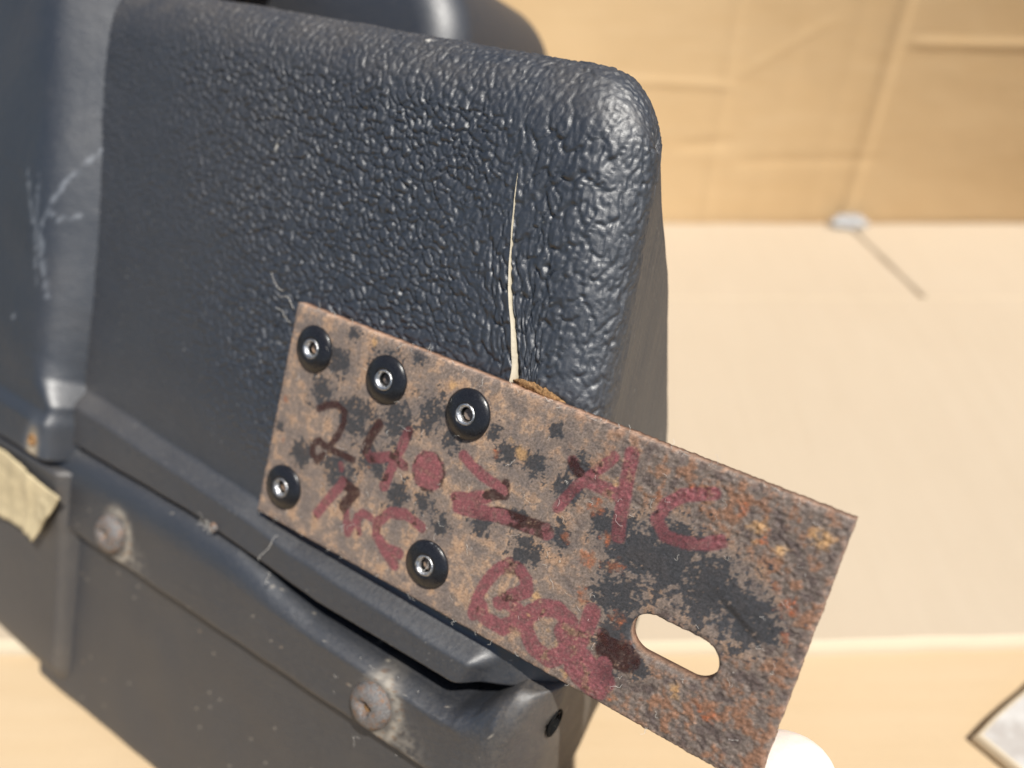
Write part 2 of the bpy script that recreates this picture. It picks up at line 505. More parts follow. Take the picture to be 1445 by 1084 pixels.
# lip: proud band along the seam, with a rounded right end
dl_top = np.interp(X, [-55, -4, 10, 45], [3.8, .7, -.9, -2.2]) + .2 * pn(U / 12, 0, 81)
lipx = sst(54.3, 50.2, X + .28 * np.clip(-Vv - 4, 0, 9)) * (A < .95) 
lip = 3.3 * sst(dl_top, dl_top - 3.8, Vv) * lipx * (np.arange(NR) >= nfront0)[:, None]
H = Gh + streak + lip
# the torn left edge curls out a little
H = H + .35 * gw ** 2 * left * np.clip(gap, 0, 1)[:, None] * (A == 0)
PX = X + NX * H; PV = Vv + NV * H; PW = Ww + NW * H
PX[:nfront0 - 1] = X[:nfront0 - 1]
V1 = np.stack([PX, PV, PW], -1)
Q1 = gridq(NR, NC)
jj = Q1[:, 0] % NC; ii = Q1[:, 0] // NC
Q1 = Q1[~((jj == jc) & (gap[ii] > .02))]
# end wall
nfr = narc
f_in = V1[:nfr, -1]; vback = V1[narc - 1:, -1, 1]; wback = V1[narc - 1:, -1, 2]
xe = XR(f_in[:, 1])
wb = np.interp(f_in[:, 1], vback[::-1], wback[::-1])
q = np.linspace(0, 1, ncap + 1)[1:]
CAP = np.zeros((nfr, ncap, 3))
bet = sst(0, .12, q)[None, :]
CAP[:, :, 0] = f_in[:, 0][:, None] * (1 - bet) + (XR(f_in[:, 1]) + .02)[:, None] * bet; CAP[:, :, 1] = f_in[:, 1][:, None]
CAP[:, :, 2] = f_in[:, 2][:, None] + q[None, :] * np.minimum(wb - f_in[:, 2], -.05)[:, None]
uc = U[:nfr, -1][:, None] + (f_in[:, 2][:, None] - CAP[:, :, 2])
CAP[:, :, 0] += .035 * pn(uc / .8, T[:nfr, :1] / 9, 73) 
CAP[:, :, 0] += .25 * pn(uc / 9, T[:nfr, :1] / 14, 74)
off = V1.shape[0] * V1.shape[1]
full = np.concatenate([V1[:nfr, -1:][:, :, :], CAP], 1)
capq = gridq(nfr, ncap + 1)
ci = capq // (ncap + 1); cj = capq % (ncap + 1)
capq = np.where(cj == 0, ci * NC + NC - 1, off + ci * ncap + cj - 1)
VU = np.concatenate([V1.reshape(-1, 3), CAP.reshape(-1, 3)])
UVu = np.concatenate([np.stack([U, T], -1).reshape(-1, 2), np.stack([uc, np.broadcast_to(T[:nfr, :1], uc.shape)], -1).reshape(-1, 2)])
uu, tt = UVu.T
dust = .03 + .28 * sst(76, 86, tt) * sst(108, 90, tt) * np.clip(.6 + fbm(uu / 9, tt / 5, 91, 3), 0, 1)
dust += .52 * sst(55, 64, uu) * np.clip(.75 + .5 * fbm(uu / 1.2, tt / 14, 92, 3), 0, 1)
dust += .16 * sst(22, 2, tt) + .13 * sst(5, -45, uu + .4 * (30 - tt))
stain = np.zeros(len(uu)); scol = np.tile(srgb(180, 175, 165), (len(uu), 1))
def scratch(pts, w, amt, stain, uu, tt, seed):
    d = np.full(len(uu), 99.)
    for (a, b) in zip(pts[:-1], pts[1:]):
        a = np.array(a, float); b = np.array(b, float); e = b - a
        k = np.clip(((uu - a[0]) * e[0] + (tt - a[1]) * e[1]) / (e @ e), 0, 1)
        d = np.minimum(d, np.hypot(uu - a[0] - k * e[0], tt - a[1] - k * e[1]))
    return np.maximum(stain, amt * np.clip(.55 + 1.6 * pn(uu / 1.7, tt / 1.7, seed + 50), 0, 1) * sst(w, w * .3, d + .5 * w * pn(uu / .5, tt / .5, seed)))
for k, (p, w, a) in enumerate([([(-16.2, 71.5), (-16.2, 69.6)], .28, .8), ([(-14.3, 66.2), (-14.6, 63)], .28, .85), ([(-15.5, 75.6), (-15.2, 74.8)], .22, .5),
                               ([(-32, 62), (-31, 60.5)], .2, .4), ([(10.5, 88.3), (10.9, 88.3)], .45, .95), ([(25, 60), (25.2, 59.7)], .25, .6), ([(-8, 30), (-5, 31)], .2, .3)]):
    stain = scratch(p, w, a, stain, uu, tt, 100 + k)
stain = np.maximum(stain, .55 * (pn(uu / .55, tt / .55, 120) > .78) * np.clip(pn(uu / 6, tt / 6, 121) + .25, 0, 1))
# rusty smear next to the plate's upper edge and worn yellow spot on the lip
sp = np.exp(-((uu - 27) / 7) ** 2 - ((tt - 1.2) / 1.4) ** 2) * np.clip(.7 + fbm(uu / 1.5, tt / 1.5, 122, 3), 0, 1)
scol = np.where((sp > .25)[:, None], srgb(196, 178, 130), scol); stain = np.maximum(stain, np.clip(sp * 1.1, 0, .75))
upper = mesh_np('upper_cover', VU, np.concatenate([Q1, capq]), M_PL, hous, colr=scol, attrs=dict(dust=dust, stain=stain))

# torn edge: pale broken section showing along the left side of the tear
rows = np.where(gap > .03)[0]
ker = np.hanning(23); ker /= ker.sum()
smo = lambda a_: np.convolve(np.pad(a_, 11, mode='edge'), ker, 'valid')
Lp = V1[rows, jc].copy(); Rp = V1[rows, jc + 1].copy()
Lp[:, 0] = smo(Lp[:, 0]); Lp[:, 2] = smo(Lp[:, 2]) + .12
gg = np.maximum(Rp[:, 0] - Lp[:, 0], .02)
k1 = np.stack([Lp[:, 0] + .02, Lp[:, 1], Lp[:, 2] - .05], -1)
k2 = np.stack([Lp[:, 0] + .52 * gg, Lp[:, 1], Lp[:, 2] - .42 * gg - .15], -1)
k3 = np.stack([Lp[:, 0] + .50 * gg, Lp[:, 1], Lp[:, 2] - 3.0 + 0 * gg], -1)
mid = (k1 + k2) / 2 + np.c_[.06 * pn(rows / 3., 1.5, 7), 0 * gg, .1 * gg + .05 * pn(rows / 2., 4.5, 8)]
VT = np.stack([k1, mid, k2, k3], 1)
mesh_np('torn_edge', VT, gridq(len(rows), 4)[:, ::-1], M_CREAM, hous)
Rk = np.stack([Rp, np.stack([Rp[:, 0] - .02 * gg, Rp[:, 1], Rp[:, 2] - 2.6], -1)], 1)
mesh_np('tear_wall', Rk, gridq(len(rows), 2), M_SHADE, hous)  # shade in the gap put into this wall's colour

# -- lower cover
VT_ = [(-60, -8.3), (-50, -8.1), (-17, -7.9), (-3, -8.8), (4, -10.2), (10, -11.8), (18, -13.2), (46, -14.2), (50, -13.8), (54, -11.2), (59, -5), (70, -4)]
vt = lambda x: np.interp(x, *zip(*VT_))
pr = []
pr += [(.0, -12.), (.0, -8.), (.0, -4.5), (-.15, -3.2)]
for b in np.linspace(0, math.pi / 2, 22): pr.append((-.3 - 4.6 * (1 - math.cos(b)), -2.6 + 4.3 * math.sin(b)))
pr = [(-11 + a, b) for a, b in pr]
for v in np.arange(-16.1, -25.4, -.4): pr.append((v, 1.7 - .03 * (-16.1 - v)))
for b in np.linspace(0, math.pi / 2, 8): pr.append((-25.5 - .9 * math.sin(b), 1.4 - .9 * (1 - math.cos(b))))
pr += [(-26.45, -.3), (-26.5, -.8), (-26.8, -1.1), (-27.4, -1.25)]
for v in np.arange(-27.9, -68.2, -.5): pr.append((v, -1.3 - .04 * (-27.9 - v)))
lv, lw = pr[-1]
for b in np.linspace(0, math.radians(100), 22)[1:]: pr.append((lv - 4 * math.sin(b), lw - 4 * (1 - math.cos(b))))
lv, lw = pr[-1]
for k in np.linspace(0, 1, 10)[1:]: pr.append((lv + .605 * 32 * k, lw - 32 * k))
pr = np.array(pr); NRl = len(pr)
d_ = np.gradient(pr, axis=0); d_ /= np.linalg.norm(d_, axis=1)[:, None] + 1e-9
pnv, pnw = d_[:, 1] * -1 * -1, -d_[:, 0]               # outward normal of a downward-running profile
pnv = d_[:, 1]; 
xf = np.arange(-60, 53.5, .5); na = 26; nf = len(xf); NCl = nf + na
aang = np.linspace(0, np.pi / 2, na + 1)[1:]
XRl = 64.4 - .13 * np.clip(-11 - pr[:, 0], 0, 99)
rho = np.interp(-pr[:, 0], [9, 12, 16, 30, 80], [5, 6, 7.5, 7.5, 7.5])
xe = XRl - rho
X = np.zeros((NRl, NCl)); A = np.zeros((NRl, NCl))
for j in range(nf): X[:, j] = -60 + (xf[j] + 60) / (xf[-1] + 60) * (xe + 60)
for j in range(na): A[:, nf + j] = aang[j]; X[:, nf + j] = xe + rho * math.sin(aang[j])
ins = rho[:, None] * (1 - np.cos(A))
Vv = np.broadcast_to(pr[:, :1], X.shape) - 0 * ins
Ww = pr[:, 1:2] - ins * 1.0
# lip and step fade out round the corner so the end wall is one flat surface
shift = sst(-18, -10.9, Vv) * (vt(X) + 11)
flat = sst(.5, 1.35, A)
Ww = Ww - flat * np.clip(pr[:, 1:2] + 2.6, 0, 9) * .9
U = X + rho[:, None] * (A - np.sin(A)); Tt = Vv
NX = np.sin(A); NW = np.cos(A)
Hh = .05 * pn(U / .7, Tt / .7, 141) + .22 * pn(U / 12, Tt / 12, 142)
ham = np.exp(-((U - 54) / 9) ** 2 - ((Tt + 12.5) / 4) ** 2)
Hh += .5 * ham * np.abs(pn(U / 1.3, Tt / 2.6, 143)) + .09 * np.exp(-((Tt + 13) / 3) ** 2) * np.abs(pn(U / .8, Tt / 1.5, 144))
Hh += .05 * sst(50, 60, U) * pn(U / .5, Tt / 6, 145)
Hh *= (pr[:, 1:2] > -8)
V1 = np.stack([X + NX * Hh, Vv + shift, Ww + NW * Hh], -1)
ncap = 66
bk = -41 + 0 * pr[:, 0]
q = np.linspace(0, 1, ncap + 1)[1:]
f_in = V1[:, -1]
CAP = np.zeros((NRl, ncap, 3))
CAP[:, :, 0] = f_in[:, :1] + .22 * pn(q[None, :] * 4, f_in[:, 1:2] / 12, 151) - .9 * q[None, :] ** 8
CAP[:, :, 2] = f_in[:, 2:] + q[None, :] * np.minimum(bk - f_in[:, 2], -.05)[:, None]
CAP[:, :, 1] = f_in[:, 1:2]
flz = -79.5 - .605 * CAP[:, :, 2] + 2.0                # keep the end wall above the ground it stands on
CAP[:, :, 1] = np.maximum(CAP[:, :, 1], flz)
off = NRl * NCl
capq = gridq(NRl, ncap + 1); ci = capq // (ncap + 1); cj = capq % (ncap + 1)
capq = np.where(cj == 0, ci * NCl + NCl - 1, off + ci * ncap + cj - 1)
VL = np.concatenate([V1.reshape(-1, 3), CAP.reshape(-1, 3)])
cc = VL[capq].mean(1); HOLE = np.array([64.1, -12.6, -8.6])
lq = np.concatenate([gridq(NRl, NCl), capq]); cc = VL[lq].mean(1)
lq = lq[(np.hypot(cc[:, 1] - HOLE[1], cc[:, 2] - HOLE[2]) > 1.85) | (cc[:, 0] < 55)]
uu = np.concatenate([U.ravel(), (U[:, -1:] + (f_in[:, 2:] - CAP[:, :, 2])).ravel()]); tt = VL[:, 1]
dust = .24 + .36 * sst(52, 62, uu) * np.clip(.8 + .5 * fbm(uu / 2, tt / 10, 161, 3), 0, 1) + .16 * np.clip(fbm(uu / 14, tt / 10, 162, 3), 0, 1)
dust += .40 * sst(62, 75, uu)
dust += .35 * np.exp(-((tt + 26.8) / .9) ** 2) * (uu < 56)  # brown tint paints the shadow line under the lip's step
dust *= 1 - .7 * np.exp(-((tt + 12) / 3.2) ** 2) * (uu < 58)
stain = np.zeros(len(uu)); scol = np.tile(srgb(150, 118, 84), (len(uu), 1))
for (rx, rv) in [(35.4, -20.9), (-36.5, -20.8)]:
    d = np.hypot((uu - rx - .9) / 1.0, (tt - rv + .2) / 1.15)
    ring = np.exp(-((d - 4.6) / 1.1) ** 2) * np.clip(.75 + fbm(uu / 1.6, tt / 1.6, 171, 3), 0, 1) * sst(-4, 3, (uu - rx) + .3 * (tt - rv))
    stain = np.maximum(stain, .8 * ring)
    h = (np.exp(-((uu - rx - 6 + .8 * (tt - rv + 3)) / 4.5) ** 2 - ((tt - rv + 2) / 4) ** 2) * np.clip(fbm(uu / 1.1, tt / 1.1, 172, 4) + .25, 0, 1))
    scol = np.where((h > ring)[:, None], srgb(168, 158, 142), scol); stain = np.maximum(stain, np.clip(.8 * h, 0, .45))
stain = np.maximum(stain, .5 * (pn(uu / .6, tt / .6, 173) > .8))
lower = mesh_np('lower_cover', VL, lq[:, ::-1], M_PL, hous, colr=scol, attrs=dict(dust=dust, stain=stain))
# backs of both covers (plain, unseen sheets that close the box)
bx = np.array([[-66, 32, -39], [60, 32, -39], [60, -50, -39], [-66, -50, -39]], float)
nb = 12
gxx, gvv = np.meshgrid(np.linspace(-66, 56, nb), np.linspace(30, -46, nb))
bk_o = mesh_np('back_panel', np.stack([gxx, gvv, -40.5 + .3 * pn(gxx / 20, gvv / 20, 5)], -1), gridq(nb, nb), M_PL, hous,
               colr=np.ones((nb * nb, 3)) * .1, attrs=dict(dust=np.full(nb * nb, .2), stain=np.zeros(nb * nb)))

# screw hole in the end wall
def hole(name, c, axis, r, matrim, depth=5.):
    V, Q = lathe([(r + .55, -.15), (r + .45, .12), (r + .12, .14), (r, 0), (r - .12, -.8), (r - .15, -depth), (.01, -depth)], 40)
    B = np.stack(axis, 0)
    return V @ B + np.array(c), Q
ax_x = (np.array([0, 1., 0]), np.array([0, 0, 1.]), np.array([1., 0, 0]))
Vh, Qh = hole('screw_hole', HOLE, ax_x, 1.9, M_PL)
o = mesh_np('screw_hole', Vh, Qh, M_SHADE, hous)

# -- left-hand upper section, standing proud of the main face; its flank slopes down to the crease
xs = np.arange(-150, -45.9, .5); vsx = np.concatenate([np.arange(-12.2, 14, .35), np.arange(14, 92, .9), np.linspace(92, 104, 28)])
XX, VV = np.meshgrid(xs, vsx)
lo = sst(15, -1, VV)
xcr = np.interp(VV, [-12, 5, 40, 83, 131], [-54, -58, -59.5, -65, -72]); x1 = np.interp(VV, [-12, 0, 5, 37, 83, 131], [-56, -57.5, -61, -68, -77, -88])
sl = 8.3 / np.clip(xcr - x1, 2.6, 99)
s_ = XX - x1
soft = 1.7 - 1.2 * sst(10, -2, VV)
rampv = sl * (soft * np.logaddexp(0, s_ / soft))
lipL = 1.2 * sst(-1.2, -4.6, VV)
Wl = 4.6 + lipL - .02 * np.clip(VV - 10, 0, None) - rampv - .05 * np.clip(-XX - 75, 0, None)
Wl = np.maximum(Wl, -48) + .10 * fbm(XX / 2.2, VV / 2.2, 181, 3) + .3 * pn(XX / 16, VV / 20, 182)
Wl = Wl - 42 * (1 - np.sqrt(np.clip(1 - (np.clip(VV - 92, 0, 12) / 12.02) ** 2, 0, 1)))
Wl[0] = -8; Wl[1] -= .5
VLf = np.stack([XX, VV, Wl], -1)
Ql = gridq(len(vsx), len(xs)); cc = VLf.reshape(-1, 3)[Ql].mean(1)
HL = np.array([-60.6, -8.3, 6.0])
Ql = Ql[~((cc[:, 1] > 82) & (cc[:, 0] > -61))]; cc = VLf.reshape(-1, 3)[Ql].mean(1)
Ql = Ql[np.hypot(cc[:, 0] - HL[0], cc[:, 1] - HL[1]) > .85]
uu = XX.ravel(); tt = VV.ravel()
dust = .04 + .2 * np.clip(fbm(uu / 18, tt / 18, 183, 3), 0, 1)
stain = np.zeros(len(uu)); scol = np.tile(srgb(172, 178, 186), (len(uu), 1))
for k, (p, w, a) in enumerate([([(-77, 46), (-73.5, 38), (-69.5, 30), (-67, 25)], .6, .28), ([(-63, 55), (-67.5, 46), (-70.5, 36), (-69, 30)], .7, .28), ([(-73, 46), (-72, 38), (-71, 30), (-69, 24)], .6, .24),
                               ([(-64, 40), (-67, 38.5), (-70, 40)], .5, .28), ([(-70, 34), (-66, 22)], .9, .24), ([(-75, 15), (-74.4, 15)], .8, .5)]):
    stain = scratch(p, w, a, stain, uu, tt, 190 + k)
d = np.hypot(uu - HL[0], (tt - HL[1] + 1.4) / 1.9)
halo = np.exp(-(d / 1.9) ** 2)
scol = np.where((halo > .2)[:, None], srgb(196, 178, 150), scol); stain = np.maximum(stain, .75 * halo)
mesh_np('upper_side_section', VLf, Ql, M_PL, hous, colr=scol, attrs=dict(dust=dust, stain=stain))
Vh, Qh = hole('screw_hole', HL, (np.array([1., 0, 0]), np.array([0, 1., 0]), np.array([0, 0, 1.])), .8, M_PL, 4)
mesh_np('screw_hole', Vh, Qh, M_FOAM, hous)

# -- left-hand lower section
xs = np.arange(-150, -43.4, .5); vsx = np.arange(-13.2, -75, -.5)
XX, VV = np.meshgrid(xs, vsx)
x1 = np.interp(-VV, [12, 25, 58], [-53.3, -52.0, -50.3])
s_ = XX - x1
base = np.interp(-VV, [12, 14, 28, 60], [4.2, 4.4, 2.2, .4])
rmp = 2.2 * (.5 * np.logaddexp(0, s_ / .5))
cut = np.interp(XX, [-150, -85, -52, -44], [-56.5, -58.2, -60.2, -62.5])
under = np.clip(cut - VV, 0, None)
Wl = base - rmp - 7 * (1 - np.sqrt(np.clip(1 - (under / 7) ** 2, 0, 1))) - 60 * np.clip(under - 6.9, 0, None)
Wl = np.maximum(Wl, -32 + 0 * Wl) + .06 * fbm(XX / 2, VV / 2, 201, 3) + .25 * pn(XX / 18, VV / 18, 202)
VV2 = np.maximum(VV, cut - 7.2)
# the underside runs back level with the ground
VV2 = np.where(VV < cut - 7.2, cut - 7.2 + .605 * np.clip(-Wl - 6, 0, 40), VV2)
Wl[0] = -6
uu = XX.ravel(); tt = VV.ravel()
dust = .28 + .2 * np.clip(fbm(uu / 15, tt / 12, 203, 3), 0, 1) + .3 * np.exp(-((s_.ravel() + .2) / .9) ** 2) + .25 * sst(-50, -62, tt)  # stronger along the step edge and towards the bottom
mesh_np('lower_side_section', np.stack([XX, VV2, Wl], -1), gridq(len(vsx), len(xs))[:, ::-1], M_PL, hous,
        colr=np.ones((len(uu), 3)) * .3, attrs=dict(dust=dust, stain=np.zeros(len(uu))))

# -- rear section seen over the top edge
def rbox(x0, x1, v0, v1, w0, w1, r, n=18, rw=9.):
    c = np.linspace(0, np.pi / 2, n)
    # ring outline in (x, v) with rounded corners, lofted over w with rounded front edge
    def ring(i):
        P = []
        rr = max(r - i, .3)
        for (cx, cy, a0) in ((x1 - r, v1 - r, 0), (x0 + r, v1 - r, np.pi / 2), (x0 + r, v0 + r, np.pi), (x1 - r, v0 + r, 1.5 * np.pi)):
            for a in c: P.append((cx + rr * math.cos(a0 + a), cy + rr * math.sin(a0 + a)))
        return np.array(P)
    R = []
    for b in np.linspace(0, np.pi / 2, 8):
        R.append(np.c_[ring(rw * (1 - math.sin(b))), np.full(4 * n, w1 - rw * (1 - math.cos(b)))])
    R.append(np.c_[ring(0), np.full(4 * n, w0)])
    m = 4 * n; V = np.concatenate(R); j = np.arange(m); j2 = (j + 1) % m
    Q = np.concatenate([np.stack([k * m + j, k * m + j2, (k + 1) * m + j2, (k + 1) * m + j], -1) for k in range(len(R) - 1)])
    # front cap
    cc_ = np.array([(x0 + x1) / 2, (v0 + v1) / 2, w1]); kk_ = len(V)
    V = np.concatenate([V, cc_ + (V[:m] - cc_) * .985, [cc_]]); cidx = len(V) - 1
    Q = np.concatenate([Q, np.stack([kk_ + j, kk_ + j2, j2, j], -1)])
    Tt = np.stack([np.full(m, cidx), kk_ + j, kk_ + j2], -1)
    return V, Q[:, ::-1], Tt
V, Q, Tt = rbox(-152, -11, 30, 113, -86, -41, 19)
V[:, 0] += -.16 * (V[:, 1] - 97) * sst(-110, -25, V[:, 0])
ro = mesh_np('rear_section', V, Q, M_PL, hous, colr=np.ones((len(V), 3)) * .3, attrs=dict(dust=np.full(len(V), .12), stain=np.zeros(len(V))), tris=Tt)

# -- corroded rivets in the lower lip
for k, (rx, rv, rot) in enumerate([(-36.5, -20.8, .4), (35.4, -20.9, 2.2)]):
    def jt(a, i): return .22 * pn(np.cos(a) * 1.6 + 7 * k, np.sin(a) * 1.6 + i * .2, 211) + .10 * pn(np.cos(a) * 4, np.sin(a) * 4 + k, 212)
    V, Q = lathe([(4.1, -.5), (4.2, .2), (4.05, .75), (3.6, 1.35), (2.9, 1.75), (2.2, 1.95), (1.5, 2.0), (1.15, 1.9), (.95, 1.5), (.8, .7), (.01, .6)], 44, jit=lambda a, i: jt(a, i) if i < 9 else 0 * a)
    V[:, 2] += .14 * fbm(V[:, 0] / 1.2 + 9 * k, V[:, 1] / 1.2, 213, 3) * (V[:, 2] > .9)
    hx = np.exp(-((V[:, 0] + .9) / 1.0) ** 2 - ((V[:, 1] - .2) / .6) ** 2) * (V[:, 2] > 1)
    V[:, 2] -= 1.0 * hx
    V = V + np.array([rx, rv, 1.6])
    rv_o = mesh_np('rivet', V, Q, M_CORR, hous)
    V2, Q2 = lathe([(.85, .72), (.8, .95), (.4, 1.05), (.01, 1.05)], 20)
    mesh_np('rivet_core', V2 + np.array([rx - .2, rv - .3, 1.6]), Q2, M_FOAM, rv_o)
tag(hous.children[-1], 'rusty corroded rivet')

V, Q = lathe([(1.3, -.6), (1.35, .2), (1.1, .7), (.6, .95), (.01, 1.0)], 24, jit=lambda a, i: .25 * pn(np.cos(a) * 2, np.sin(a) * 2 + i, 219))
mesh_np('rusty_stub', V * .75 + np.array([-9.5, -7.7, .2]), Q, M_CORR, hous)

# foam residue where the tear runs under the plate
a = np.linspace(0, 1, 60); b = np.linspace(0, np.pi, 14)
AA, BB = np.meshgrid(a, b)
rad = 1.6 * np.sin(np.pi * AA) ** .6 * (1 + .5 * fbm(AA * 14, BB * 2, 221, 3))
V = np.stack([43.5 + 10.5 * AA, 40.2 - .9 * AA + rad * np.sin(BB) * .9, -2.9 + rad * .9 * np.cos(BB - .8) + .2], -1)
mesh_np('foam_residue', V, gridq(14, 60), M_FOAM, hous)

# ================================================================== STEEL BRACKET
br = empty('steel_bracket', FM)
tag(br, 'rusty flat steel strip with red marker writing, riveted across the housing', 'bracket')
STROKES= [(1.11, 1.0, [(9.5, 23.6), (10.9, 24.7), (13.2, 25.7), (15.1, 25.1), (15.5, 23.1), (14.9, 20.8), (13.7, 18.3), (12.5, 15.8), (11.5, 14.5), (10.0, 15.4), (9.9, 17.1), (11.1, 18.2), (13.2, 17.5), (16.1, 17.7), (19.0, 17.7)]), (0.92, 0.1, [(16.7, 15.9), (17.1, 15.2)]), (1.53, 0.9, [(22.7, 25.6), (21.7, 23.1), (21.1, 20.3)]), (1.58, 0.4, [(21.1, 20.3), (22.4, 19.4), (24.3, 20.1), (26.4, 21.2), (29.5, 20.8)]), (1.58, 0.25, [(28.8, 26.6), (28.1, 23.3), (27.2, 19.3), (26.5, 15.9)]), (1.61, 0.1, [(39.9, 26.6), (41.9, 25.7), (44.1, 24.9), (48.4, 24.2)]), (1.61, 0.9, [(48.3, 25.1), (48.5, 23.7), (45.6, 22.2)]), (1.93, 0.2, [(45.7, 22.0), (42.7, 20.4), (40.5, 19.6)]), (2.14, 0.15, [(41.3, 18.4), (45.1, 19.2), (49.5, 20.4)]), (2.36, 0.65, [(48.4, 20.2), (53.1, 20.7), (56.7, 21.0)]), (1.58, 0.1, [(13.9, 5.2), (15.8, 9.0), (18.1, 13.0)]), (1.85, 0.7, [(18.1, 13.0), (21.1, 12.5), (19.2, 9.0)]), (1.32, 0.4, [(19.7, 8.9), (21.4, 4.9)]), (1.19, 0.1, [(21.6, 5.5), (23.3, 9.6), (25.5, 9.6)]), (1.05, 0.1, [(22.5, 8.6), (23.7, 5.9)]), (1.63, 0.15, [(35.5, 12.3), (32.0, 13.1), (28.9, 12.1), (26.9, 9.4), (27.2, 7.2), (29.6, 5.9), (32.6, 6.1)]), (1.78, 0.15, [(28.0, 6.7), (29.7, 5.3), (32.1, 3.8)]), (1.5, 0.1, [(57.6, 25.2), (58.6, 27.7), (60.0, 30.3), (61.9, 33.1), (63.7, 35.8)]), (1.82, 0.15, [(66.1, 37.3), (66.4, 34.2), (66.8, 31.0), (67.1, 28.1), (67.6, 25.1)]), (1.5, 0.7, [(57.8, 32.7), (58.7, 31.8), (60.1, 31.2)]), (1.82, 0.05, [(60.2, 31.0), (62.9, 30.9), (66.5, 30.8)]), (1.66, 0.15, [(78.5, 36.4), (74.7, 34.5), (72.7, 32.0), (72.2, 29.8), (74.0, 28.1), (76.7, 28.3), (79.5, 29.2), (81.4, 30.6)]), (1.73, 0.2, [(52.5, 13.7), (50.6, 11.5), (49.5, 9.1), (48.6, 5.7), (48.6, 2.8)]), (1.96, 0.3, [(51.9, 12.9), (54.1, 13.5), (55.9, 12.4), (56.4, 10.8), (54.2, 8.8), (52.5, 6.7)]), (2.19, 0.1, [(53.8, 7.6), (55.9, 7.2), (56.0, 5.1), (54.1, 3.1), (50.6, 3.3), (49.7, 4.8)]), (2.42, 0.15, [(59.5, 9.5), (57.7, 7.2), (57.8, 5.1), (60.0, 2.9), (62.9, 2.3), (64.9, 4.3), (65.5, 7.2), (64.5, 9.5), (62.1, 10.4), (59.5, 9.5)]), (2.31, 0.15, [(67.2, 12.7), (67.2, 9.1), (66.1, 5.7), (66.8, 2.8)]), (3.46, 0.05, [(64.4, 7.6), (67.0, 5.2), (69.6, 4.3), (71.7, 3.6)]), (2.31, 0.1, [(71.3, 6.2), (71.5, 3.5), (71.6, 1.7)]), (2.08, 0.05, [(68.0, 2.0), (70.8, 1.2)]), (3.92, 0.85, [(71.4, 8.3), (72.9, 8.4), (74.1, 8.6)]), (1.85, 0.5, [(69.8, 10.2), (70.7, 8.8)])]
ZERO = (34.3, 21.7)
PAINT= [(11.9, 33.1, 3.8), (9.6, 26.5, 4.1), (17.5, 24.8, 5.3), (26.1, 27.3, 5.3), (32.4, 30.9, 4.5), (7.7, 14.4, 3.5), (16.9, 14.7, 4.7), (23.7, 19.4, 4.1), (21.5, 35.6, 4.1), (37.5, 27.9, 2.9), (47.1, 29.9, 3.1), (52.1, 30.1, 3.1), (54.1, 36.0, 1.8), (58.1, 28.6, 3.2), (58.7, 32.7, 2.6), (54.3, 16.4, 3.5), (59.2, 21.0, 2.6), (35.3, 15.9, 2.8), (38.7, 14.2, 2.8), (46.1, 17.5, 2.9), (51.6, 21.1, 2.4), (29.5, 15.3, 3.5), (75.2, 24.9, 7.3), (70.0, 24.1, 5.9), (70.0, 16.8, 5.3), (81.8, 23.7, 7.1), (87.4, 22.2, 5.9), (90.2, 21.8, 3.3), (72.4, 12.8, 4.7), (71.2, 9.3, 2.9), (76.2, 7.9, 1.9), (71.9, 4.9, 2.4), (-0.5, 11.2, 1.6), (1.5, 17.5, 1.6), (44.4, 32.3, 1.9), (13.6, 38.7, 2.1), (27.1, 39.3, 2.6), (64.9, 25.8, 3.1)]
ORANGE= [(1.6, 22.6, 1.2), (-0.9, 26.8, 0.6), (3.0, 15.3, 0.6), (5.9, 36.9, 1.4), (63.1, 27.8, 2.1), (66.0, 24.0, 1.6), (64.4, 19.8, 2.4), (60.3, 21.4, 1.4), (68.7, 20.8, 1.9), (64.9, 14.3, 1.9), (67.9, 12.3, 1.6), (71.1, 13.3, 2.1), (69.8, 9.7, 1.4), (73.1, 10.3, 1.6), (92.2, 25.9, 2.4), (93.0, 21.9, 1.1), (87.4, 6.5, 1.9), (85.7, 6.9, 1.2), (73.5, 1.6, 0.9), (86.6, 33.4, 1.9), (82.9, 35.8, 1.6), (71.5, 33.1, 1.4), (75.9, 36.0, 1.4), (90.3, 27.9, 1.2), (22.6, 17.7, 0.7), (45.3, 29.2, 1.2)]
YELLOW= [(58.1, 10.9, 1.6), (57.8, 7.1, 1.2), (61.7, 6.7, 0.9), (63.3, 5.7, 1.1), (65.8, 1.5, 1.2), (89.1, 33.0, 2.1), (82.5, 6.8, 1.4), (49.4, 30.8, 1.6), (47.1, 32.2, 1.4), (18.3, 38.7, 1.2), (81.6, 8.0, 1.6), (93.1, 36.3, 2.9), (85.5, 33.9, 2.9), (57.5, -0.6, 1.4), (65.1, 32.5, 1.4), (35.0, 36.6, 1.2)]
PL, PH, PT = 96.0, 40.0, 2.4
gx = np.linspace(0, PL, 452); gy = np.linspace(0, PH, 189)
XX, YY = np.meshgrid(gx, gy)
# slot: pull the nearest grid points onto its outline
SX0, SX1, SY, SR = 76.4, 83.3, 13.4, 3.15
qx = np.clip(XX, SX0, SX1); dd = np.hypot(XX - qx, YY - SY)
inside = dd < SR
near = (dd > 1e-6) & (np.abs(dd - SR) < .155)
f_ = np.where(near, SR / np.maximum(dd, 1e-6), 1)
XX = qx + (XX - qx) * f_; YY = SY + (YY - SY) * f_
dead = inside & ~near
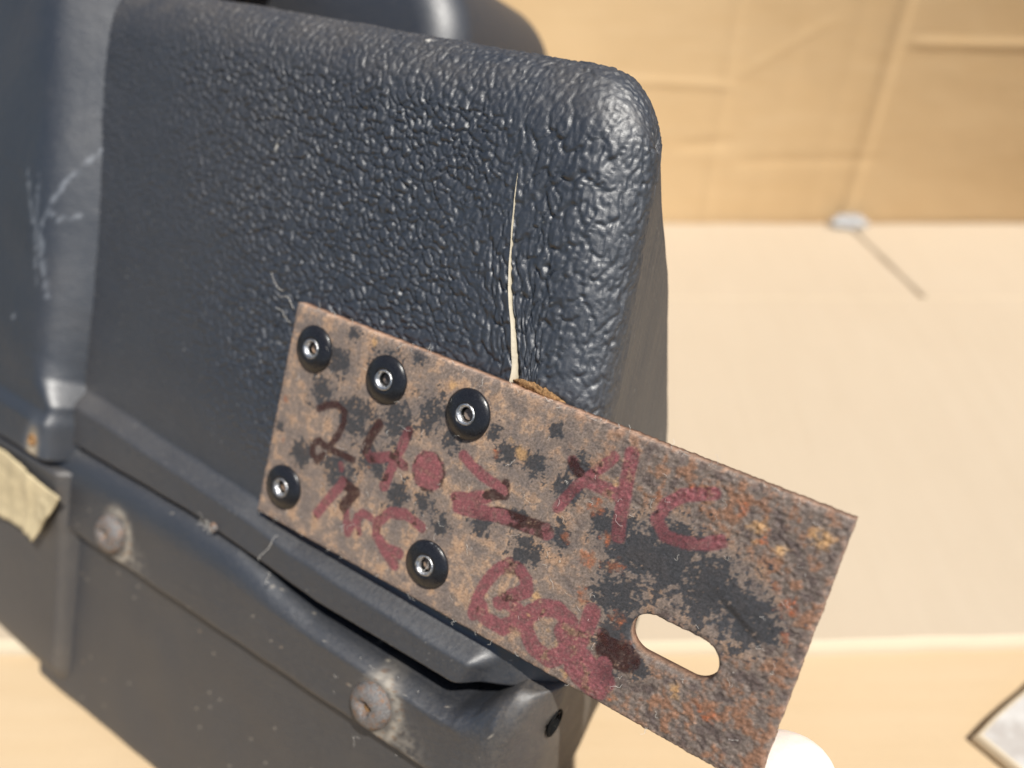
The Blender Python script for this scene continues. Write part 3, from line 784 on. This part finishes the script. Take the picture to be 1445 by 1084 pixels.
# outline slightly eaten by rust
edge = np.minimum(np.minimum(XX, PL - XX), np.minimum(YY, PH - YY))
ed = np.exp(-edge / .6)
XX = XX + ed * (.10 * pn(XX / 1.7, YY / 1.7, 231) + .10 * pn(XX / .6, YY / .6, 232) * sst(50, 80, XX))
YY = YY + ed * (.09 * pn(XX / 1.9, YY / 1.9, 233) + .10 * pn(XX / .6, YY / .6, 234) * sst(40, 70, XX))
x = XX; y = YY
def dseg(pts):
    d = np.full(x.shape, 99.)
    for (a, b) in zip(pts[:-1], pts[1:]):
        e = (b[0] - a[0], b[1] - a[1]); L2 = e[0] ** 2 + e[1] ** 2 + 1e-9
        k = np.clip(((x - a[0]) * e[0] + (y - a[1]) * e[1]) / L2, 0, 1)
        d = np.minimum(d, np.hypot(x - a[0] - k * e[0], y - a[1] - k * e[1]))
    return d
def blob(lst, k=1.):
    s = np.zeros(x.shape)
    for (bx_, by_, r) in lst: s = np.maximum(s, np.exp(-((x - bx_) ** 2 + (y - by_) ** 2) / (r * r) * k))
    return s
n1 = 1.7 * fbm(x / 7, y / 7, 241, 4); n2 = 1.9 * fbm(x / 3.2, y / 3.2, 242, 6); n3 = 1.9 * fbm(x / 1.1, y / 1.1, 243, 5); n4 = 1.3 * pn(x / .42, y / .42, 244)
pit = np.clip(sst(52, 84, x + 8 * n1 + .35 * (y - 20)) + .35 * sst(14, 2, y) * sst(45, 70, x), 0, 1)
paint = blob(PAINT, .9)
paint = paint * (.90 + .10 * sst(55, 66, x))
pm_ = sst(.45, .53, .78 * paint + .20 * n2 + .30 * n3 + .14 * n4)
ringp = np.zeros(x.shape)
pit = pit * (1 - .85 * sst(.35, .55, paint + .2 * n2) * sst(60, 66, x))
# colours
c = np.ones(x.shape + (3,)) * srgb(138, 119, 105)
def lay(c, m, rgb): return c * (1 - m[..., None]) + m[..., None] * srgb(*rgb)
c = c * .82
c = lay(c, sst(-.2, .6, .6 * n2 + .5 * n1 + .4 * n3) * .75, (158, 130, 106))
c = lay(c, sst(.12, .55, n3 + .5 * n2) * .6, (170, 134, 100))
c = lay(c, sst(.1, .6, -n2 + .5 * n3) * .55, (98, 89, 85))
c = lay(c, pit * (.55 + .4 * np.clip(n2 + .3, 0, 1)), (104, 91, 82))
c = lay(c, pit * sst(-.1, .5, n2 + .4 * n3) * .7, (138, 90, 56))
c = lay(c, pit * sst(.15, .5, -n2 + .5 * n3) * .7, (74, 58, 54))
c = lay(c, sst(.30, .62, n2 - .3 * n3) * .35 * (1 - pit), (178, 134, 92))
c = lay(c, pm_ * .95, (50, 52, 56))
ye = sst(.5, .9, .8 * blob(YELLOW) + .22 * n2 + .22 * n3); c = lay(c, ye * .75, (184, 140, 84))
og = sst(.46, .8, .76 * blob(ORANGE) + .30 * n3 + .15 * n2); c = lay(c, og * .62, (138, 78, 42))
c = lay(c, sst(.70, .85, blob(ORANGE, .6) * .62 + .25 * n4 + .25 * n3) * .7, (166, 84, 38))
ink = np.zeros(x.shape); dark = np.zeros(x.shape)
for (w, dk, pts) in STROKES:
    d = dseg(pts) if len(pts) > 1 else np.hypot(x - pts[0][0], y - pts[0][1])
    k = sst(w * .56 + .2, w * .56 - .13, d + .17 * n3 + .12 * n2)
    dk2 = np.clip(dk + .45 * n2 + .25 * n3 + .06, 0, 1) if dk < .95 else np.full(x.shape, .97)
    dark = np.where(k > ink, dk2, dark); ink = np.maximum(ink, k)
dz = np.hypot(x - ZERO[0], (y - ZERO[1]) * .97)
k = sst(3.45, 3.1, dz + .25 * n3); zd = np.clip(.1 + .55 * sst(2.3, 3.2, dz) * (n2 > -.1) + .5 * n2, 0, 1)
dark = np.where(k > ink, zd, dark); ink = np.maximum(ink, k)
inkc = srgb(126, 64, 68)[None, None] * (1 + .22 * n3[..., None] + .12 * n2[..., None])
inkc = inkc * (1 - pm_[..., None] * .35)
dk_s = sst(.38, .62, dark)
inkc = inkc * (1 - dk_s[..., None]) + dk_s[..., None] * srgb(54, 24, 20)
inka = ink * np.clip(.95 + .25 * n3 - .25 * (n4 > .5) - .45 * sst(.35, .7, n2 + .3 * n4) * sst(45, 60, x), .2, .97)
c = c * (1 - inka[..., None]) + inka[..., None] * inkc
# paler rim along the outer edge
c = lay(c, np.exp(-edge / .35) * .5 * np.clip(.5 + n3, 0, 1), (186, 152, 128))
n5 = hsh(np.arange(x.size).reshape(x.shape), np.zeros(x.shape), 77) - .5
c = c * (1 + .16 * n4[..., None] + .30 * n5[..., None] + .16 * n3[..., None])
c = c * .86 + .14 * c.mean(-1, keepdims=True)
rough = .78 - .22 * pm_ - .25 * ink * dk_s - .32 * pit * np.clip(n4 + .2, 0, 1)
hgt = .02 * n2 + .03 * n3 * (.5 + pit) + .035 * n4 * (.4 + pit) + pit * (.07 * n2 + .30 * -np.abs(fbm(x / 1.7, y / 1.3, 251, 4)) + .16 * pn(x / .8, y / .55, 252)) 
hgt = hgt - .035 * pm_ + .03 * og - .25 * np.exp(-edge / .45) - .2 * np.exp(-np.clip(dd - SR, 0, 9) / .4)
dent = (x - 88.5) * .55 + (y - 20.5)
hgt = hgt - .35 * np.exp(-((x - 86) / 6) ** 2 - ((y - 21) / 3.0) ** 2) * sst(1.0, -.6, dent)
Fv = np.stack([x, y, hgt], -1).reshape(-1, 3)
Bv = np.stack([x, y, np.full(x.shape, -PT)], -1).reshape(-1, 3)
N = len(Fv)
Qp = gridq(*x.shape); Qp = Qp[~dead.ravel()[Qp].any(1)]
E_ = np.concatenate([Qp[:, [0, 1]], Qp[:, [1, 2]], Qp[:, [2, 3]], Qp[:, [3, 0]]])
key = np.sort(E_, 1); kk = key[:, 0].astype(np.int64) * N + key[:, 1]
uq, idx, cnt = np.unique(kk, return_index=True, return_counts=True)
BE = E_[idx[cnt == 1]]
side = np.stack([BE[:, 1], BE[:, 0], BE[:, 0] + N + N, BE[:, 1] + N + N], -1)   # to a mid ring for roughness
side2 = np.stack([BE[:, 1] + 2 * N, BE[:, 0] + 2 * N, BE[:, 0] + N, BE[:, 1] + N], -1)
Mv = np.stack([x, y, np.full(x.shape, -PT * .5)], -1).reshape(-1, 3)
cen = np.array([PL / 2, PH / 2, 0])
Mv[:, :2] += (.10 * pn(x / .7, y / .7, 261).ravel())[:, None] * np.sign(Mv[:, :2] - cen[:2])
used = np.unique(np.concatenate([Qp.ravel()]))
VP = np.concatenate([Fv, Bv, Mv]); QP = np.concatenate([Qp, Qp[:, ::-1] + N, side, side2])
c_b = np.tile(srgb(120, 84, 62), (N, 1)) * (1 + .4 * n2.ravel()[:, None])
c_m = np.tile(srgb(168, 134, 112), (N, 1)) * (1 + .35 * n3.ravel()[:, None]) * (1 - .35 * sst(55, 80, x).ravel()[:, None])
live, inv = np.unique(QP.ravel(), return_inverse=True)
CP = np.clip(np.concatenate([c.reshape(-1, 3), c_b, c_m]), 0, 1)
RP = np.concatenate([rough.ravel(), np.full(2 * N, .8)])
plate = mesh_np('plate', VP[live], inv.reshape(-1, 4), M_RUST, br, colr=CP[live], attrs=dict(rough=RP[live]))
# black rivets
RIV = [(5.9, 33.4, .2), (22.3, 33.3, 1.3), (38.9, 33.3, 2.6), (5.4, 7.0, 3.9), (38.4, 6.9, 5.0)]
hp = [(4.0, -.15), (4.14, .10), (4.12, .28), (3.95, .50), (3.5, .76), (2.9, .97), (2.3, 1.10), (1.95, 1.12), (1.78, 1.04), (1.70, .9)]
rp = [(1.78, .92), (1.70, 1.10), (1.52, 1.16), (1.32, 1.02), (1.18, .7), (1.12, .4)]
for k, (rx, ry, rot) in enumerate(RIV):
    V, Q = lathe(hp, 56)
    rr = np.hypot(V[:, 0], V[:, 1]); th = np.arctan2(V[:, 1], V[:, 0])
    V[:, 2] += .05 * pn(V[:, 0] / 2 + 11 * k, V[:, 1] / 2, 271)
    V[:, :2] *= (1 + .012 * pn(np.cos(th) * 2 + 5 * k, np.sin(th) * 2, 272))[:, None]
    V[:, 2] += (.035 * math.cos(rot * 2.1)) * V[:, 0] + (.035 * math.sin(rot * 1.7)) * V[:, 1]
    wear = (.24 + .05 * k) * np.exp(-((rr - 3.95) / .25) ** 2) * np.clip(.5 + .9 * pn(np.cos(th) * 1.2 + 3 * k, np.sin(th) * 1.2, 273) + .3 * np.sin(th), 0, 1) + .34 * np.exp(-((rr - 1.8) / .22) ** 2) + .10
    h_o = mesh_np('rivet', V + np.array([rx, ry, .0]), Q, M_RIV, br, attrs=dict(wear=wear))
    V, Q = lathe(rp, 40, jit=lambda a, i: .05 * pn(np.cos(a) * 2 + k * 3, np.sin(a) * 2 + i, 274) + (.05 * np.sin(2 * a + rot) if i > 2 else 0))
    inn = sst(1.5, 1.1, np.hypot(V[:, 0], V[:, 1]))
    V[:, 0] += inn * (.16 + .08 * math.cos(rot * 3)); V[:, 1] += inn * (.12 + .1 * math.sin(rot * 2))
    V[:, 2] += .09 * pn(V[:, 0] * 1.3 + 7 * k, V[:, 1] * 1.3, 275)
    mesh_np('bare_rim', V + np.array([rx, ry, 0]), Q, M_ALU, h_o)
    V, Q = lathe([(1.2, .58), (1.0, .2), (.8, -.4), (.01, -.4)], 24)
    mesh_np('hollow_core', V + np.array([rx + .16 + .08 * math.cos(rot * 3), ry + .12 + .1 * math.sin(rot * 2), 0]), Q, M_SHADE, h_o)

# ================================================================== SMALL THINGS
# paper tag stuck on the left section
tg = empty('paper_tag', FM)
tag(tg, 'small curled cream paper tag with embossed ring on the left of the housing', 'tag')
poly = np.array([(-49.6, -17.2), (-60.5, -14.6), (-66, -12.9), (-84, -10), (-84, -30), (-70, -32.5), (-58.4, -32.0), (-54.4, -25.6)])
a = np.linspace(0, 1, 40); b = np.linspace(0, 1, 26)
AA, BB = np.meshgrid(a, b)
top = np.stack([-49.6 - 36 * a, -17.4 + 3.0 * a ** .9 - .5 * np.sin(a * 9)], -1)
bot = np.stack([-57.6 - 28 * a, -31.4 - 1.0 * a + .5 * np.sin(a * 7)], -1)
P = top[None] * (1 - BB[..., None]) + bot[None] * BB[..., None]
W = np.interp(-P[..., 1], [12, 14, 28, 60], [4.2, 4.4, 2.2, .4]) + 1.1 + 1.5 * np.exp(-AA / .22) * (.3 + BB) + .35 * pn(P[..., 0] / 5, P[..., 1] / 7, 281) + .5 * np.exp(-((P[..., 0] + 61.5) / 1.0) ** 2)
W += .35 * np.exp(-((np.hypot(P[..., 0] + 55.6, P[..., 1] + 23.0) - 2.0) / .5) ** 2)
F3 = np.stack([P[..., 0], P[..., 1], W], -1).reshape(-1, 3); B3 = F3 - [0, 0, .35]
Qt = gridq(26, 40); n_ = len(F3)
rim = np.concatenate([np.arange(40), np.arange(40, 26 * 40, 40) + 39, np.arange(25 * 40 + 38, 25 * 40 - 1, -1), np.arange(24 * 40, 0, -40)])
r2 = np.roll(rim, -1)
mesh_np('tag_sheet', np.concatenate([F3, B3]), np.concatenate([Qt[:, ::-1], Qt + n_, np.stack([rim, r2, r2 + n_, rim + n_], -1)]), M_TAG, tg)

# crumpled clear tape at the foot of the wall fold
t = NT('crumpled_clear_tape')
t.b.inputs['Base Color'].default_value = (.62, .64, .66, 1); t.b.inputs['Roughness'].default_value = .22
t.b.inputs['Transmission Weight'].default_value = .5; t.b.inputs['Specular IOR Level'].default_value = .7
th = np.linspace(0, 2 * np.pi, 48, endpoint=False); ph = np.linspace(.02, np.pi - .02, 26)
TH, PH_ = np.meshgrid(th, ph)
rr = 1 + .45 * fbm(np.cos(TH) * 2 + 4, np.cos(PH_) * 2.5 + np.sin(TH), 291, 3) + .25 * np.abs(pn(np.cos(TH) * 4, np.cos(PH_) * 4 + np.sin(TH) * 4, 292))
V = np.stack([144.5 + 7.4 * rr * np.sin(PH_) * np.cos(TH), 313.5 + 2.6 * rr * np.sin(PH_) * np.sin(TH), 2.6 + np.maximum(3.4 * rr * np.cos(PH_) + 1.5, 0)], -1)
i = np.arange(25)[:, None]; j = np.arange(48)[None]; j2 = (j + 1) % 48
tp = mesh_np('crumpled_tape', V, np.stack([i * 48 + j, i * 48 + j2, (i + 1) * 48 + j2, (i + 1) * 48 + j], -1).reshape(-1, 4), t.m, smooth=False)
tag(tp, 'small crumpled clear plastic tape at the foot of the cardboard wall', 'tape')

# grey printed cardboard scrap at lower right
t = NT('grey_printed_card'); v = t.obj((1000, 1000, 1000))
nz = t.noise(v, .12, 4, .6)
t.l(t.mix(t.ramp(nz, .42, .62), (.50, .48, .45), (.36, .33, .30)), t.b.inputs['Base Color']); t.b.inputs['Roughness'].default_value = .6
sc = sheet_poly('card_scrap', [(105.4, 89.4), (114, 78.5), (170, 10), (220, 60), (200, 158), (123, 101)], .1, 3.4, t.m, None, 1.0, M_LIT_LINER, seed=8)  # pale edge colour offsets the shading on its sides
tag(sc, 'corner of a grey printed cardboard scrap lying on the cardboard floor', 'cardboard')

# ------------------------------------------------------------------ hand holding the bracket's free end from behind
hand_pts = {}
verts = []; edges = []; rad = []
def addv(p, r, parent=None):
    verts.append(p); rad.append(r)
    if parent is not None: edges.append((parent, len(verts) - 1))
    return len(verts) - 1
wr2 = addv((196, -74, 44), 25)
wr = addv((170, -72, 32), 25, wr2)
pal = addv((146, -66, 18), 26, wr)
k_ = {}
# index finger lies behind the plate, its tip showing past the corner
def fing(base, pts, rs):
    p = base
    for q_, r_ in zip(pts, rs): p = addv(q_, r_, p)
fing(pal, [(124, -54, 2), (113, -38, -9), (103.5, -18, -13.5), (99.0, -6, -12.6), (96.0, 2.6, -11.6)], [13, 10.5, 9.6, 9.2, 7.4])
fing(pal, [(124, -64, -8), (106, -52, -20), (90, -38, -24), (80, -30, -17), (76, -26, -12)], [13, 10, 9.2, 8.6, 7.2])
fing(pal, [(128, -74, -12), (110, -66, -24), (92, -56, -26), (82, -48, -20), (79, -43, -15)], [12, 9.5, 8.8, 8.2, 7.0])
fing(pal, [(136, -80, -12), (122, -76, -24), (106, -68, -27), (96, -61, -24), (92, -56, -20)], [11, 8.2, 7.6, 7.2, 6.2])
fing(pal, [(142, -48, 22), (128, -36, 20), (113, -25, 14), (104, -18, 10)], [14, 11, 9.8, 7.6])
me = bpy.data.meshes.new('hand'); me.from_pydata([tuple(c * S for c in p) for p in verts], edges, []); me.update()
ho = bpy.data.objects.new('hand', me); col.objects.link(ho); ho.matrix_world = FM
sk = ho.modifiers.new('Skin', 'SKIN'); sk.use_smooth_shade = True
for i_, sv in enumerate(me.skin_vertices[0].data): sv.radius = (rad[i_] * S, rad[i_] * S)
me.skin_vertices[0].data[0].use_root = True
ss = ho.modifiers.new('Sub', 'SUBSURF'); ss.levels = 3; ss.render_levels = 3
me.materials.append(M_SKIN)
tag(ho, 'bare pale fingers holding the free end of the rusty bracket from behind', 'hand')

# ------------------------------------------------------------------ lint
rng = np.random.default_rng(7)
LV = []; LQ = []; base = 0
def fibre(p0, direction, L, r=.035, curl=.5, n=14):
    global base
    p = np.array(p0, float); d = np.array(direction, float); d /= np.linalg.norm(d); pts = [p.copy()]
    for _ in range(n):
        d = d + curl * rng.normal(size=3) * np.array([1, 1, .35]); d /= np.linalg.norm(d); p = p + d * L / n; pts.append(p.copy())
    V, Q = tube(pts, r); LV.append(V); LQ.append(Q + base); base += len(V)
fibre((-.3, 38.8, .4), (-.6, .6, .1), 6.0, .045, .28); fibre((-3.2, 41.2, .6), (-1, -.2, 0), 4.5, .04, .22)
fibre((-.4, 36.3, .3), (-1, .3, .1), 4.5, .04, .4); fibre((6.6, -2.2, .4), (-.35, -.9, .3), 6.5, .05, .3)
fibre((7.0, -9.2, 1.6), (.8, .2, .1), 4.0, .035, .7); fibre((38.5, 6.2, 1.45), (.9, .2, 0), 5.0, .03, .3)
for _ in range(46):
    xx = rng.uniform(1, 95); fibre((xx, 39.8, -.3), (rng.normal() * .8, .7, .5), rng.uniform(.7, 2.4), .022, .6, 8)
for _ in range(26):
    xx = rng.uniform(1, 95); fibre((xx, .3, -.2), (rng.normal() * .8, -.8, .4), rng.uniform(.6, 1.7), .02, .6, 8)
for _ in range(110):
    xx = rng.uniform(3, 94); yy = rng.uniform(2, 38)
    if np.hypot(xx - np.clip(xx, SX0, SX1), yy - SY) < SR + .6: continue
    fibre((xx, yy, .16), (rng.normal(), rng.normal(), .1), rng.uniform(.6, 2.6), .018, .7, 8)
for _ in range(20):
    xx = 35.4 + rng.normal() * 4.5; yy = -21 + rng.normal() * 4.5
    fibre((xx, yy, 1.3), (rng.normal(), rng.normal(), .3), rng.uniform(.8, 2.6), .022, .7, 8)
for _ in range(14):
    xx = -10.5 + rng.normal() * 1.1; yy = -7.6 + rng.normal() * .8
    fibre((xx, yy, 1.3), (rng.normal(), rng.normal(), .5), rng.uniform(1, 2.5), .03, .8, 8)
lo_ = mesh_np('lint', np.concatenate(LV), np.concatenate(LQ), M_LINT); lo_.matrix_world = FM
tag(lo_, 'fine pale lint fibres clinging to the rusty bracket and housing', 'lint', kind='stuff')
